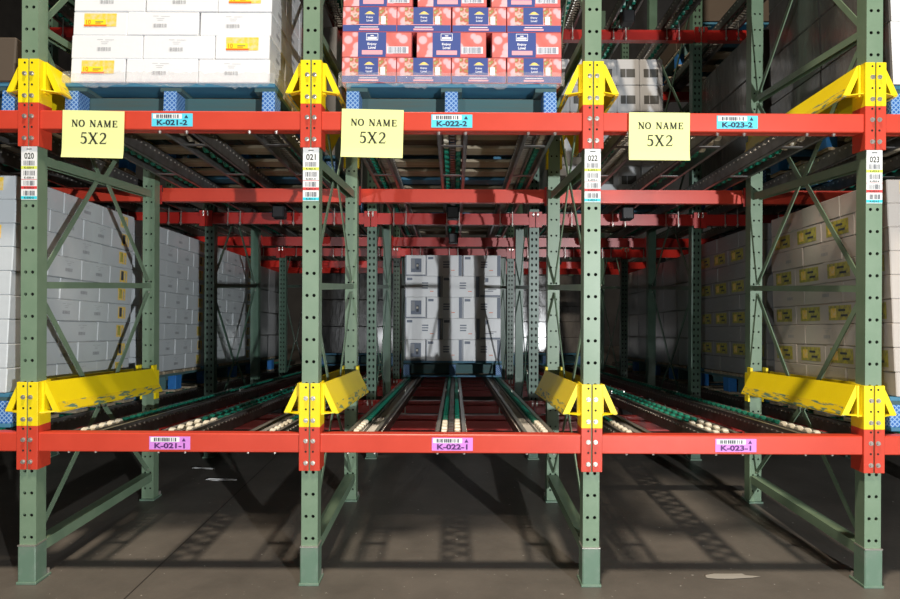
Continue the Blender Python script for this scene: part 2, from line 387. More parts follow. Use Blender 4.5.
def hbar(z, w=.045, h=.04, k='green'):
    mb = MB()   # channel brace running from post to post
    mb.box(-w/2, w/2, PD, FD, z+h/2-.004, z+h/2, k); mb.box(-w/2, -w/2+.003, PD, FD, z-h/2, z+h/2-.004, k); mb.box(w/2-.003, w/2, PD, FD, z-h/2, z+h/2-.004, k)
    return mb.mesh('horizontal_brace')
def dbar(y0, z0, y1, z1, x=0, k='green', w=.028):
    mb = MB(); mb.bar((x, y0, z0), (x, y1, z1), .006, w, k, up=(1, 0, 0) if False else (0, 0, 1))
    mb.cyl((x-.006, y0, z0), (x+.006, y0, z0), .008, 'bolt', 6); mb.cyl((x-.006, y1, z1), (x+.006, y1, z1), .008, 'bolt', 6)
    return mb.mesh('diagonal_brace')
mid = (PD+FD)/2
def frame_braces(k):
    H = [hbar(.15, .06, .05, k), hbar(1.37, .035, .032, k), hbar(1.955, .045, .045, k), hbar(2.57, .04, .035, k), hbar(3.75, .04, .035, k)]
    a, b = PD+.01, FD-.01; D = []
    for z0, z1 in ((.20, .70), (1.33, .70), (1.40, 1.97), (2.54, 1.97), (2.60, 3.15), (3.72, 3.15)):
        for e in (a, b): D.append(dbar(e, z0, mid+(-.02 if e == a else .02), z1, -.004 if e == a else .004, k))
    return H, D
HG, DG = frame_braces('green'); HR, DR = frame_braces('greenshade')

def loc_label(num):
    mb = MB(); w, z1 = .0365, 0; y = -.0015
    mb.box(-w, w, -.001, 0, -.244, 0, 'label')
    rect(mb, -.012, .012, -.014, -.010, y, 'txt')
    write(mb, num, 0, -.043, .044, .028, y, 'txt', .02)
    for i, (kk, z) in enumerate((('lime', -.096), ('label', -.142), ('redstrip', -.188), ('cyanstrip', -.234))):
        barcode(mb, -.025, .027, z+.009, z+.031, y, 'inkdark', 9, i)
        if kk != 'label': rect(mb, -w, w, z-.007, z+.006, y, kk)
        write(mb, 'K-%s-%d' % (num, 5-i), 0, z-.001, .044, .009, y-.0005, 'txt', .03)
    if True: rect(mb, -w, w, -.152, -.150, y, 'redstrip')
    return mb.mesh('location_label')

where_line = {'019': 'beyond the left edge bay', '020': 'numbered 020', '021': 'numbered 021', '022': 'numbered 022', '023': 'numbered 023', '024': 'beyond the right edge bay'}
line_short = {'019': 'outer left line', '020': 'line of post 020', '021': 'line of post 021', '022': 'line of post 022', '023': 'line of post 023', '024': 'outer right line'}
ordw = ['front', 'second', 'third', 'fourth']
for num, x in LINES.items():
    for row in range(4 if num not in ('019', '024') else 3):
        y = Y0+2.13*row
        if row == 0:
            P = [('front_post', post_front), ('rear_post', post_rear, (0, FD, 0)), ('base_plate', base_me), ('base_plate', base_me, (0, FD, 0)), ('foot_guard', guard_me, (0, 0, 0), None, None, {'label': 'scuffed green sleeve round the post foot'})]
            H, D = HG, DG
            if num not in ('019', '024'): P.append(('location_label', loc_label(num), (0, -.001, 2.006), None, None, {'label': 'white barcode sticker reading '+num}))
            lab = 'green pallet rack upright frame '+where_line[num]+', at the front'
        else:
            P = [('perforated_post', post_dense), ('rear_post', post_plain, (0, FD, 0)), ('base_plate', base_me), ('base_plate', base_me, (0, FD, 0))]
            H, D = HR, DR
            lab = 'shaded green slotted rack frame, %s row back on the %s' % (ordw[row], line_short[num])
        P += [('horizontal_brace', m) for m in H]+[('diagonal_brace', m) for m in D]
        thing('rack_upright_frame', P, lab, 'rack frame', (x, y, 0), group='green rack upright frames')

# ---------------------------------------------------------------- beams
bolt_mb = MB(); bolt_mb.cyl((0, 0, 0), (0, -.003, 0), .0105, 'bolt', 14); bolt_mb.cyl((0, -.003, 0), (0, -.010, 0), .0072, 'bolt', 6)
bolt_me = bolt_mb.mesh('bolt')
BH = .086
HB = BAY/2
def front_beam_mesh():
    mb = MB(); L = HB-.045
    mb.cbox(-L, L, 0, .055, -BH, 0, 'red', .004); mb.box(-L, L, .055, .075, -BH, -.03, 'red')
    return mb.mesh('beam')
def connector_mesh(s, k='red', h=.2, top=.033, holes=(.0, -.1)):
    """s=-1: at the left end of the beam"""
    mb = MB(); xo = s*(HB-.0035); xi = s*(HB-.048)
    # front face plate with hole dots
    mb.cbox(min(xo, xi), max(xo, xi), -.010, -.002, top-h, top, k, .0015)
    mb.box(s*(HB-.048), s*(HB-.041), -.004, .085, top-h, top, k)
    for z in holes: mb.cyl((s*(HB-.0165), -.0102, z), (s*(HB-.0165), -.0112, z), .005, 'hole', 8)
    return mb.mesh('end_connector')
fb_me = front_beam_mesh(); fcL = connector_mesh(-1, holes=(.0205, -.079)); fcR = connector_mesh(1, holes=(.0205, -.079))
tb = MB(); tb.cyl((0, 0.03, -.008), (0, .03, .006), .006, 'bolt', 8); tb.cyl((0, 0.03, -.002), (0, .03, .004), .0085, 'bolt', 8); tb_me = tb.mesh('track_bolt')
TRX = (-.415, 0, .415)
def beam_label(code, k, tk):
    mb = MB(); mb.box(-.094, .094, -.001, 0, -.030, .030, k)
    rect(mb, -.088, .045, .005, .027, -.0015, 'label'); barcode(mb, -.072, .032, .008, .024, -.002, 'inkdark', 12, 5)
    mb.poly([(.056, -.002, .008), (.074, -.002, .008), (.065, -.002, .024)], tk)
    write(mb, code, .0, -.012, .140, .025, -.002, tk, .035)
    return mb.mesh('location_label')
def rear_beam_mesh(mk='redshade'):
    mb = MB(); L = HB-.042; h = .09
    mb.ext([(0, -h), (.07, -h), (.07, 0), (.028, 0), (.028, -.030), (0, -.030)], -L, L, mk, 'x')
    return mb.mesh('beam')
rb_me = rear_beam_mesh(); rb_lit = rear_beam_mesh('redlit')
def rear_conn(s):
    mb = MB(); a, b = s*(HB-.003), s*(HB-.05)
    mb.box(min(a, b), max(a, b), -.006, 0, -.11, .012, 'redshade'); return mb.mesh('end_connector')
rcL, rcR = rear_conn(-1), rear_conn(1)
pin = MB(); pin.cyl((0, 0, -.02), (0, 0, .02), .006, 'bolt', 8); pin.cyl((0, .012, .0), (0, -.006, .0), .008, 'bolt', 8); pin_me = pin.mesh('locking_pin')
bayname = {'020': 'the left edge bay', '021': 'bay K-021', '022': 'bay K-022', '023': 'bay K-023', '024': 'the right edge bay'}
lev = {1: 'lower', 2: 'upper', 3: 'overhead'}
label_px = {('021', 2): 170, ('022', 2): 449.6, ('023', 2): 735, ('021', 1): 169, ('022', 1): 451.5, ('023', 1): 735}
for ln, x in LANES.items():
    for L in (1, 2):
        z = TOP[L]-.002
        P = [('beam', fb_me)]
        for s, cm in ((-1, fcL), (1, fcR)):
            P.append(('end_connector', cm, (0, 0, 0), None, [('bolt', bolt_me, (s*(HB-.0165), -.010, -.030)), ('bolt', bolt_me, (s*(HB-.0165), -.010, -.1305))]))
        for t in TRX:
            for d in (-.062, .062): P.append(('track_bolt', tb_me, (t+d, .0, -BH-.004)))
        if (ln, L) in label_px:
            lx = (label_px[(ln, L)]-453.5)/218-x
            if L == 2: me = beam_label('K-%s-2' % ln, 'cyan', 'txtblue')
            else: me = beam_label('K-%s-1' % ln, 'magenta', 'txtpurple')
            P.append(('location_label', me, (lx, -.001, -.042 if L == 2 else -.044), None, None, {'label': '%s sticker reading K-%s-%d' % ('cyan' if L == 2 else 'magenta', ln, L)}))
        thing('rack_beam', P, 'orange red %s front beam of %s, bolted between its posts' % (lev[L], bayname[ln]), 'beam', (x, Y0, z), group='red rack beams')
    kth = 1
    for row in range(4):
        for side in ((FD+PD+.007, 0), (-.073, 1)):
            if side[1] == 1 and row == 0: continue
            y = Y0+2.13*row+side[0]
            ys = y
            for L in (1, 2, 3):
                pass
    rows = [(FD+PD+.007, 0), (2.13-.073, 1), (2.13+FD+PD+.007, 0), (4.26-.073, 1), (4.26+FD+PD+.007, 0), (6.39-.073, 1)]
    for i, (dy, fr) in enumerate(rows):
        y = Y0+dy
        for L in (1, 2, 3):
            if L == 3 and i not in (1, 2, 3): continue
            if L == 1 and ln in ('020', '024') and i > 0: continue
            z = lane_z(L, y)-.086
            P = [('beam', rb_lit if (i == 0 and L == 2) else rb_me), ('end_connector', rcL), ('end_connector', rcR)]
            if fr:
                for s in (-1, 1):
                    P.append(('locking_pin', pin_me, (s*(HB-.017), -.010, -.01)))
            thing('rack_beam', P, 'red step beam under %s tracks of %s, %s beam back' % (lev[L], bayname[ln], ['second', 'third', 'fourth', 'fifth', 'sixth', 'seventh'][i]), 'beam', (x, y, z), group='red rack beams')

# ---------------------------------------------------------------- pallet entry guides
def guide_parts(s, worn):
    """s=+1: bolted on the right half of a post, plate flaring to the right"""
    mb = MB()
    mb.cbox(min(s*.0035, s*.048), max(s*.0035, s*.048), -.010, -.002, -.2, 0, 'yellow', .0015)
    mb.box(s*.041, s*.048, -.004, .085, -.2, 0, 'yellow')
    mb.box(s*.044, s*.060, .02, .05, -.15, -.004, 'yellow')
    for z in (-.018, -.118): mb.cyl((s*.0165, -.0102, z), (s*.0165, -.0112, z), .005, 'hole', 8)
    br = mb.mesh('bracket')
    # flared plate, triangular in section, falling with the lane
    y0, y1, t = .032, 1.06, .004; dz = -SL*(y1-y0)
    mb = MB(); A = (s*.060, -.004); B = (s*.125, -.140); n = Vector((A[1]-B[1], B[0]-A[0])).normalized()*t*s
    mb.ext([A, B, (B[0]-abs(n.x)*s, B[1]), (A[0]-abs(n.x)*s, A[1])], y0, y1, 'yellow', 'y', dz)
    mb.ext([(B[0], B[1]), (B[0]-s*.016, B[1]-.002), (B[0]-s*.016, B[1]-.006), (B[0]+s*.001, B[1]-.005)], y0, y1, 'yellowworn', 'y', dz)
    mb.ext([A, (A[0]-s*.008, A[1]), (A[0]-s*.008, A[1]-.035), (A[0]-s*.004, A[1]-.035), (A[0]-s*.004, A[1]-.004)], y0, y1, 'yellow', 'y', dz)
    # scuffed band near the bottom edge
    C1 = (A[0]+(B[0]-A[0])*.72, A[1]+(B[1]-A[1])*.72)
    mb.add([(C1[0]+s*.0012, y0+.01, C1[1]+.0006), (C1[0]+s*.0012, y1-.01, C1[1]+.0006+dz), (B[0]+s*.0012, y1-.01, B[1]+.0006+dz), (B[0]+s*.0012, y0+.01, B[1]+.0006)], [(0, 1, 2, 3)], 'yellowworn')
    pl = mb.mesh('guide_plate')
    mb = MB()   # front end flange, the sloping bar seen from the front
    mb.ext([A, (A[0]+s*.004, A[1]), (B[0]+s*.002, B[1]), (B[0]-s*.028, B[1]), (A[0]-s*.012, A[1]-.026)], y0-.006, y0-.001, 'yellow')
    mb.bar((B[0]-s*.01, y0+.02, B[1]), (s*.044, y0-.02, B[1]), .035, .005, 'yellow')
    fl = mb.mesh('end_flange')
    mb = MB()
    mb.box(s*.0376, s*.050, FD-.002, FD+.045, -.20-SL*FD, -.02-SL*FD, 'yellow')
    mb.box(s*.041, s*.056, FD-.045, FD+.0, -.11-SL*FD, .02-SL*FD, 'yellow')
    rb = mb.mesh('rear_bracket')
    return [('bracket', br, (0, 0, 0), None, [('bolt', bolt_me, (s*.0165, -.010, -.068)), ('bolt', bolt_me, (s*.0165, -.010, -.169))]), ('guide_plate', pl), ('end_flange', fl), ('rear_bracket', rb)]
GP = {1: guide_parts(1, 0), -1: guide_parts(-1, 0)}
sdw = {1: 'right', -1: 'left'}
for num in ('020', '021', '022', '023'):
    for L in (1, 2):
        for s in (-1, 1):
            zt = TOP[L]-.002+.033+.2
            thing('pallet_entry_guide', GP[s], 'yellow %s entry guide flaring from the %s side of post %s' % (lev[L], sdw[s], num), 'pallet guide', (LINES[num], Y0, zt), group='yellow pallet entry guides')

# ---------------------------------------------------------------- skate wheel tracks
TL = 7.05; TY = 2.978
def track_body(L=TL):
    mb = MB(); h = .078
    for s in (-1, 1):
        x = s*.074
        mb.box(x, x-s*.003, 0, L, -h, 0, 'rail')
        mb.box(x, x-s*.020, 0, L, -.003, 0, 'railflange')
        mb.box(x, x-s*.018, 0, L, -h, -h+.003, 'rail')
        y = .04
        while y < L-.02:
            mb.cyl((x, y, -.022), (x+s*.004, y, -.022), .0055, 'bolt', 6); y += .05
    return mb.mesh('track_channel')
def spacer(L=TL):
    mb = MB(); mb.box(-.013, -.0115, 0, L, -.045, -.006, 'rail'); mb.box(.0115, .013, 0, L, -.045, -.006, 'rail')
    y = .03
    while y < L: mb.box(-.0115, .0115, y, y+.024, -.010, -.008, 'railflange'); y += .05
    y = .2
    while y < L: mb.box(-.071, .071, y, y+.03, -.076, -.072, 'rail'); y += .6
    return mb.mesh('spacer_strip')
def wheel_mb(mb, x, y, k, n=12):
    r = .030
    mb.cyl((x-.014, y, -.022), (x-.010, y, -.022), r*.86, k, n, r); mb.cyl((x-.010, y, -.022), (x+.010, y, -.022), r, k, n, caps=False); mb.cyl((x+.010, y, -.022), (x+.014, y, -.022), r, k, n, r*.86)
    mb.cyl((x-.0145, y, -.022), (x+.0145, y, -.022), .008, 'bolt', 6)
wg = MB(); wheel_mb(wg, 0, 0, 'wheelg'); wg = wg.mesh('wheel'); wc = MB(); wheel_mb(wc, 0, 0, 'wheelc'); wc = wc.mesh('wheel')
wh = MB()
for i in range(50, int(TL/.1)):
    for j, x in ((0, -.032), (1, .032)): wheel_mb(wh, x, .03+i*.1+j*.05, 'wheelg', 8)
wheels_far = wh.mesh('far_wheels')
wh = MB()
for i in range(0, int(TL/.1)):
    for j, x in ((0, -.032), (1, .032)): wheel_mb(wh, x, .03+i*.1+j*.05, 'wheelg', 8)
wheels_all = wh.mesh('wheels')
wh = MB()
for i in range(0, int(TL/.075)): wheel_mb(wh, 0, .03+i*.075, 'wheelg', 8)
wheels_side = wh.mesh('wheels')
def axles(L=TL):
    mb = MB(); y = .03
    while y < L-.03: mb.cyl((-.070, y, -.022), (.070, y, -.022), .006, 'railflange', 6, caps=False); y += .0375
    mb.box(-.002, .002, 0, L, -.05, -.006, 'rail'); y = .2
    while y < L: mb.box(-.071, .071, y, y+.03, -.076, -.072, 'rail'); y += .6
    return mb.mesh('axle_row')
axl = axles()
chan, spac = track_body(), spacer()
hb = MB()
for s in (-1, 1):
    hb.cyl((s*.048, 0, -.19), (s*.048, 0, .01), .0045, 'bolt', 6); hb.cyl((s*.048, 0, -.165), (s*.048, 0, -.178), .010, 'bolt', 6)
    hb.cyl((s*.048, 0, .008), (s*.048, .085, .008), .0045, 'bolt', 6)
hb = hb.mesh('hanger_bolt')
ctl = MB(); ctl.cbox(-.045, .045, -.05, .05, -.175, -.080, 'black', .01); ctl.cyl((-.05, 0, -.10), (.05, 0, -.10), .018, 'black', 12); ctl = ctl.mesh('speed_controller')
tp = {-.415: 'left', 0: 'centre', .415: 'right'}
for ln, x in LANES.items():
    for L in (1, 2, 3):
        for t in TRX:
            P = [('track_channel', chan), ('spacer_strip', spac) if t == 0 else ('axle_row', axl)]
            if t != 0:
                wx = .032 if t > 0 else -.032
                if L < 3 and ln in ('021', '022', '023'):
                    for i in range(int(TL/.075)): P.append(('wheel', wc if i < 5 else wg, (wx, .03+i*.075, 0)))
                else: P.append(('wheels', wheels_side, (wx, 0, 0), None, None, {'kind': 'stuff'}))
            elif L < 3 and ln in ('021', '022', '023'):
                for i in range(50):
                    for j, wx in ((0, -.032), (1, .032)):
                        P.append(('wheel', wc if i < 4 else wg, (wx, .03+i*.1+j*.05, 0)))
                P.append(('wheels', wheels_far, (0, 0, 0), None, None, {'kind': 'stuff'}))
            else: P.append(('wheels', wheels_all, (0, 0, 0), None, None, {'kind': 'stuff'}))
            for yb in (Y0+2.13-.079, Y0+4.26-.079):
                P.append(('hanger_bolt', hb, (0, yb-TY-.012, 0)))
            if t == 0:
                for yb in (4.72, 6.02, 7.9): P.append(('speed_controller', ctl, (0, yb-TY, 0), None, None, {'label': 'black rubber roller box under the track'}))
            thing('skate_wheel_track', P, '%s of three %s steel wheel tracks sloping back in %s' % (tp[t], lev[L], bayname[ln]), 'roller track', (x+t, TY, TOP[L]-.006), (-math.atan(SL), 0, 0), 'skate wheel tracks of the flow lanes')

# ---------------------------------------------------------------- pallets and cartons
TILT = -math.atan(SL)
def pallet_parts(W=1.0, D=1.16, front='blue'):
    H = .162; P = []
    b = MB(); n = 7; w = D/(n*1.18-.18)
    for i in range(n): b.cbox(-W/2, W/2, i*w*1.18, i*w*1.18+w, H-.020, H, 'pbluebd' if i in (0, n-1) else 'wood', .002)
    P.append(('deck_boards', b.mesh('deck_boards')))
    b = MB()
    for i, y in enumerate((0, .24, .52, .80, D-.13)): b.cbox(-W/2, W/2, y, y+.13, 0, .018, 'pbluebd' if i == 0 else 'wood', .002)
    P.append(('bottom_boards', b.mesh('bottom_boards')))
    b = MB()
    for xs in (-W/2, -.05, W/2-.10):
        b.box(xs, xs+.10, .012, D-.012, H-.038, H-.020, 'pbluewood')
    P.append(('stringer_boards', b.mesh('stringer_boards')))
    bk = MB(); wd = .062
    for i, xs in enumerate((-W/2, -wd/2, W/2-wd)):
        for yy in (.004, D/2-.05, D-.104):
            bk = MB(); bk.cbox(xs, xs+wd, yy, yy+.10, .018, H-.038, 'net' if yy < .1 else 'pblue', .003)
            P.append(('block', bk.mesh('block')))
    b = MB(); b.box(-W/2+wd, W/2-wd, .10, .118, .03, H-.04, 'pbluewood')
    b.box(-W/2+.002, W/2-.002, .36, .378, .03, H-.04, 'pbluewood')
    P.append(('cross_board', b.mesh('cross_board')))
    return P
PAL = pallet_parts()
palgroup = 'blue pallets in the flow lanes'
def place(me, name, label, cat, base, off, group, props=None):
    """base: (x, y, level z at pallet front); off: local offset inside the tilted stack"""
    R = Matrix.Rotation(TILT, 3, 'X'); p = R @ Vector(off)
    o = link(name, me, (base[0]+p.x, base[1]+p.y, base[2]+p.z), (TILT, 0, 0)); tag(o, label, cat, group); return o
def put_pallet(x, y, L, desc, dz=0):
    z = lane_z(L, y)+.002+dz
    thing('pallet', PAL, desc, 'pallet', (x, y, z), (TILT, 0, 0), palgroup)
    return (x, y, z+.1632)

_cm = {}
def tf_face(side, w, d):
    """maps a front-face drawing onto a side: returns matrix taking local (u centred,0,z) to that face"""
    if side == 'f': return Matrix.Identity(4)
    if side == 'r': return Matrix.Translation((w/2, d/2, 0)) @ Matrix.Rotation(math.pi/2, 4, 'Z')
    if side == 'l': return Matrix.Translation((-w/2, d/2, 0)) @ Matrix.Rotation(-math.pi/2, 4, 'Z')
def white_carton(w, d, h, faces, board='carton'):
    """faces: dict side -> 'print'|'gold'|'plain'"""
    key = ('w', round(w, 3), round(d, 3), h, tuple(sorted(faces.items())), board)
    if key in _cm: return _cm[key]
    mb = MB(); mb.cbox(-w/2, w/2, 0, d, 0, h, board, .004)
    # tape line over the top and down both ends
    mb.box(-w/2+.001, w/2-.001, d/2-.02, d/2+.02, h-.001, h+.0004, 'seam')
    for side, kind in faces.items():
        W = w if side == 'f' else d; mb.T = tf_face(side, w, d); y = -.0012
        if kind == 'print':
            c = random.Random(int(w*1000)+len(key[4])).uniform(-.02, .04)
            rect(mb, c-.035, c-.008, h*.80, h*.815, y, 'ink'); rect(mb, c+.002, c+.045, h*.79, h*.805, y, 'ink'); rect(mb, c-.018, c+.02, h*.70, h*.715, y, 'ink'); rect(mb, c-.014, c+.014, h*.62, h*.635, y, 'ink')
            barcode(mb, c-.034, c+.034, h*.32, h*.48, y, 'ink', 16, 3)
        elif kind == 'golds':
            c = .06 if W > .33 else .02
            rect(mb, c-.045, c+.045, h*.2, h*.85, y, 'gold'); rect(mb, c-.03, c, h*.3, h*.8, y-.0006, 'inkdark' if W < .3 else 'olive'); rect(mb, c+.015, c+.03, h*.25, h*.7, y-.0006, 'tan')
        elif kind == 'olive':
            a = W*.34
            rect(mb, -a, a, h*.18, h*.88, y, 'olive'); rect(mb, -a*.8, -a*.3, h*.3, h*.75, y-.0006, 'gold'); rect(mb, a*.1, a*.7, h*.35, h*.45, y-.0006, 'inkdark'); rect(mb, -a*.1, a*.5, h*.6, h*.7, y-.0006, 'inkdark')
        elif kind == 'gold':
            a = W*.30
            rect(mb, -a, a, h*.36, h*.92, y, 'gold'); rect(mb, -a+.004, a*.35, h*.38, h*.66, y-.0006, 'goldyel'); rect(mb, -a, a*.4, h*.36, h*.44, y-.001, 'goldline')
            write(mb, '10', -a*.72, h*.55, .022, h*.18, y-.0012, 'goldline', .01)
            rect(mb, -a*.3, a*.2, h*.54, h*.57, y-.0012, 'inkdark'); rect(mb, -a*.3, a*.05, h*.48, h*.51, y-.0012, 'goldline')
        mb.T = None
    _cm[key] = mb.mesh('carton'); return _cm[key]
ordl = ['bottom', 'second', 'third', 'fourth', 'fifth', 'sixth', 'seventh', 'eighth', 'ninth', 'tenth', 'eleventh', 'twelfth']
def jit(a=.004): return random.uniform(-a, a)

RH = .1165
# --- white cartons above K-021-2
def white_front_stack(base, layers, where, x0=-.475, sides=('l', 'r'), group='white cartons', back=True):
    A = [.262, .345, .343]; B = [.343, .345, .262]; dep = .27; nrow = 4
    for l in range(layers):
        ws = A if l % 2 == 0 else B; x = x0
        for c, w in enumerate(ws):
            rows = range(nrow) if ((c == 0 and 'l' in sides) or (c == 2 and 'r' in sides)) else (0,)
            for r in rows:
                F = {}
                if r == 0: F['f'] = 'gold' if w < .3 else 'print'
                if c == 2: F['r'] = 'gold' if (r == 3 and l % 2) else 'print'
                if c == 0: F['l'] = 'print'
                me = white_carton(w-.003, dep-.003, RH-.001, F)
                col = ['left', 'middle', 'right'][c]; dp = ['front', 'second row', 'third row', 'back row'][r]
                place(me, 'carton', 'white carton, %s layer, %s %s of the stack %s' % (ordl[l], dp, col, where), 'carton', base, (x+w/2+(jit() if r == 0 else 0), r*dep+.01+(jit(.002) if r == 0 else 0), l*RH), group)
            x += w
b = put_pallet(LANES['021']-.053, 3.0, 2, 'blue wooden pallet carrying white cartons above sticker K-021-2')
white_front_stack(b, 6, 'above K-021-2', group='white cartons of the stack above K-021-2')

# --- pink and navy fruit cartons above K-022-2
def pink_carton(w, d, h, kind):
    key = ('p', w, kind)
    if key in _cm: return _cm[key]
    mb = MB(); mb.cbox(-w/2, w/2, 0, d, 0, h, 'pinkside', .003)
    for side in ('f', 'l', 'r'):
        W = w if side == 'f' else d; mb.T = tf_face(side, w, d); y = -.0010; a = W/2-.002
        if kind == 'A':     # retail trays: fruit picture, navy panel, navy foot
            rect(mb, -a, a, h*.26, h-.002, y, 'berry'); rect(mb, -a*.72, -a*.38, h*.28, h*.97, y-.0005, 'salad'); rect(mb, a*.36, a*.66, h*.28, h*.97, y-.0005, 'salad')
            rect(mb, a*.42, a*.6, h*.30, h*.62, y-.0008, 'whitep')
            rect(mb, -a*.40, a*.34, h*.30, h-.002, y-.001, 'navy'); rect(mb, -a, a, .002, h*.27, y-.0005, 'navy')
            write(mb, 'Enjoy', 0, h*.57, .032, .011, y-.0016, 'whitep', .02); write(mb, 'Love!', 0, h*.45, .030, .011, y-.0016, 'whitep', .02)
            mb.poly([(-.020+.04*i/8, y-.0016, h*.72+.012*math.sin(math.pi*i/8)) for i in range(9)], 'gold')
            rect(mb, -.024, .024, h*.69, h*.72, y-.0016, 'tan')
            rect(mb, -.045, .040, h*.17, h*.20, y-.0016, 'whitep'); rect(mb, -.050, .045, h*.06, h*.13, y-.0016, 'pinkbar'); rect(mb, -a*.5, a*.4, h*.27, h*.295, y-.0016, 'pinkbar')
        else:               # shipping case: navy panel, barcode
            rect(mb, -a, a, .002, h-.002, y, 'berry'); rect(mb, -a*.55, a*.27, .001, h-.001, y-.0006, 'navy')
            cx = -a*.14
            rect(mb, cx-.028, cx+.028, h*.66, h*.70, y-.0012, 'whitep'); rect(mb, cx-.022, cx+.022, h*.72, h*.80, y-.0012, 'whitep')
            for k in (-.028, .026): rect(mb, cx+k, cx+k+.0025, h*.70, h*.93, y-.0012, 'whitep')
            rect(mb, cx-.028, cx+.0285, h*.92, h*.94, y-.0012, 'whitep'); rect(mb, cx-.008, cx+.008, h*.83, h*.87, y-.0012, 'whitep')
            write(mb, 'Enjoy', cx, h*.51, .044, .014, y-.0012, 'whitep', .03); write(mb, 'Love!', cx, h*.38, .036, .014, y-.0012, 'whitep', .03)
            rect(mb, cx-.048, cx+.050, h*.10, h*.27, y-.0012, 'pinkbar')
            rect(mb, a*.30, a*.92, h*.15, h*.42, y-.0012, 'whitep'); barcode(mb, a*.34, a*.88, h*.17, h*.40, y-.0018, 'bluegrey', 18, 9); rect(mb, a*.26, a, .002, h*.12, y-.0012, 'pinkside')
        mb.T = None
    _cm[key] = mb.mesh('carton'); return _cm[key]
PH2 = .1245
b2 = put_pallet(LANES['022']-.004, 2.99, 2, 'worn blue pallet carrying pink and navy fruit cartons above K-022-2')
for l in range(6):
    if l % 2 == 0: xs = [(-.393+.262*i, .2615) for i in range(4)]
    else: xs = [(-.356+.356*i, .334) for i in range(3)]
    nn = len(xs)
    for c, (xc, w) in enumerate(xs):
        for r in (range(4) if c in (0, nn-1) else (0,)):
            me = pink_carton(w-.003, .267, PH2-.001, 'A' if l % 2 == 0 else 'B')
            xc2 = xc
            cn = (['left', 'left of centre', 'right of centre', 'right'] if nn == 4 else ['left', 'middle', 'right'])[c]
            o = place(me, 'fruit_carton', 'pink and navy fruit carton, %s layer, %s %s, above K-022-2' % (ordl[l], ['front', 'second row', 'third row', 'back row'][r], cn), 'carton', b2, (xc2+(jit(.003) if r == 0 else 0), r*.27+.01, l*PH2), 'pink and navy fruit cartons above K-022-2')

# --- middle pallet deep in K-022-1
def mid_carton(w, kind, odd):
    key = ('m', w, kind)
    if key in _cm: return _cm[key]
    h = .215; d = .385; mb = MB(); mb.cbox(-w/2, w/2, 0, d, 0, h, 'carton', .004); y = -.0012; a = w/2-.003
    if kind == 'end':
        rect(mb, -a, -a*.9, 0.002, h-.002, y, 'bluegrey'); rect(mb, -a, a, 0.002, h*.06, y, 'bluegrey'); rect(mb, -a*.45, a*.6, h*.18, h*.84, y, 'bluegrey'); rect(mb, -a*.40, -a*.05, h*.35, h*.8, y-.0006, 'ink'); rect(mb, a*.1, a*.35, h*.3, h*.6, y-.0006, 'inkdark'); rect(mb, a*.1, a*.3, h*.45, h*.55, y-.0012, 'tan')
    elif kind == 'tape':
        rect(mb, -a, a, h*.02, h*.1, y, 'bluegrey'); rect(mb, -a*.2, a*.6, h*.35, h*.39, y, 'ink')
        rect(mb, -a*.5, -a*.2, h*.72, h*.92, y, 'bluegrey'); rect(mb, -a*.6, a*.3, h*.27, h*.31, y, 'bluegrey')
    else:
        rect(mb, a*.82, a, 0.002, h-.002, y, 'bluegrey'); rect(mb, -a, -a*.96, .002, h-.002, y, 'bluegrey')
        rect(mb, -a*.05, a*.30, h*.64, h*.70, y-.0006, 'bluegrey'); rect(mb, -a*.05, a*.30, h*.52, h*.58, y-.0006, 'bluegrey'); rect(mb, -a*.05, a*.28, h*.40, h*.46, y-.0006, 'bluegrey')
        rect(mb, a*.4, a*.6, h*.26, h*.29, y-.0006, 'goldline'); rect(mb, -a*.9, -a*.6, h*.8, h*.92, y-.0006, 'bluegrey')
    _cm[key] = mb.mesh('carton'); return _cm[key]
b3 = put_pallet(LANES['022']-.004, 6.42, 1, 'bright blue pallet deep in lane K-022-1 under five carton layers')
for l in range(5):
    seq = [(.215, 'end'), (.375, 'side'), (.395, 'side')] if l % 2 == 0 else [(.375, 'side'), (.395, 'side'), (.215, 'tape')]
    x = -.4925
    for c, (w, k) in enumerate(seq):
        for r in ((0, 1, 2) if c != 1 else (0,)):
            me = mid_carton(w-.004, k if r == 0 else 'plain' if False else k, 0)
            place(me, 'printed_carton', 'white printed carton deep in lane K-022-1, %s layer, %s %s' % (ordl[l], ['front', 'second row', 'back row'][r], ['left', 'middle', 'right'][c]), 'carton', b3, (x+w/2+jit(.003), r*.387+.005, l*.2165), 'printed cartons on the pallet in lane K-022-1')
        x += w

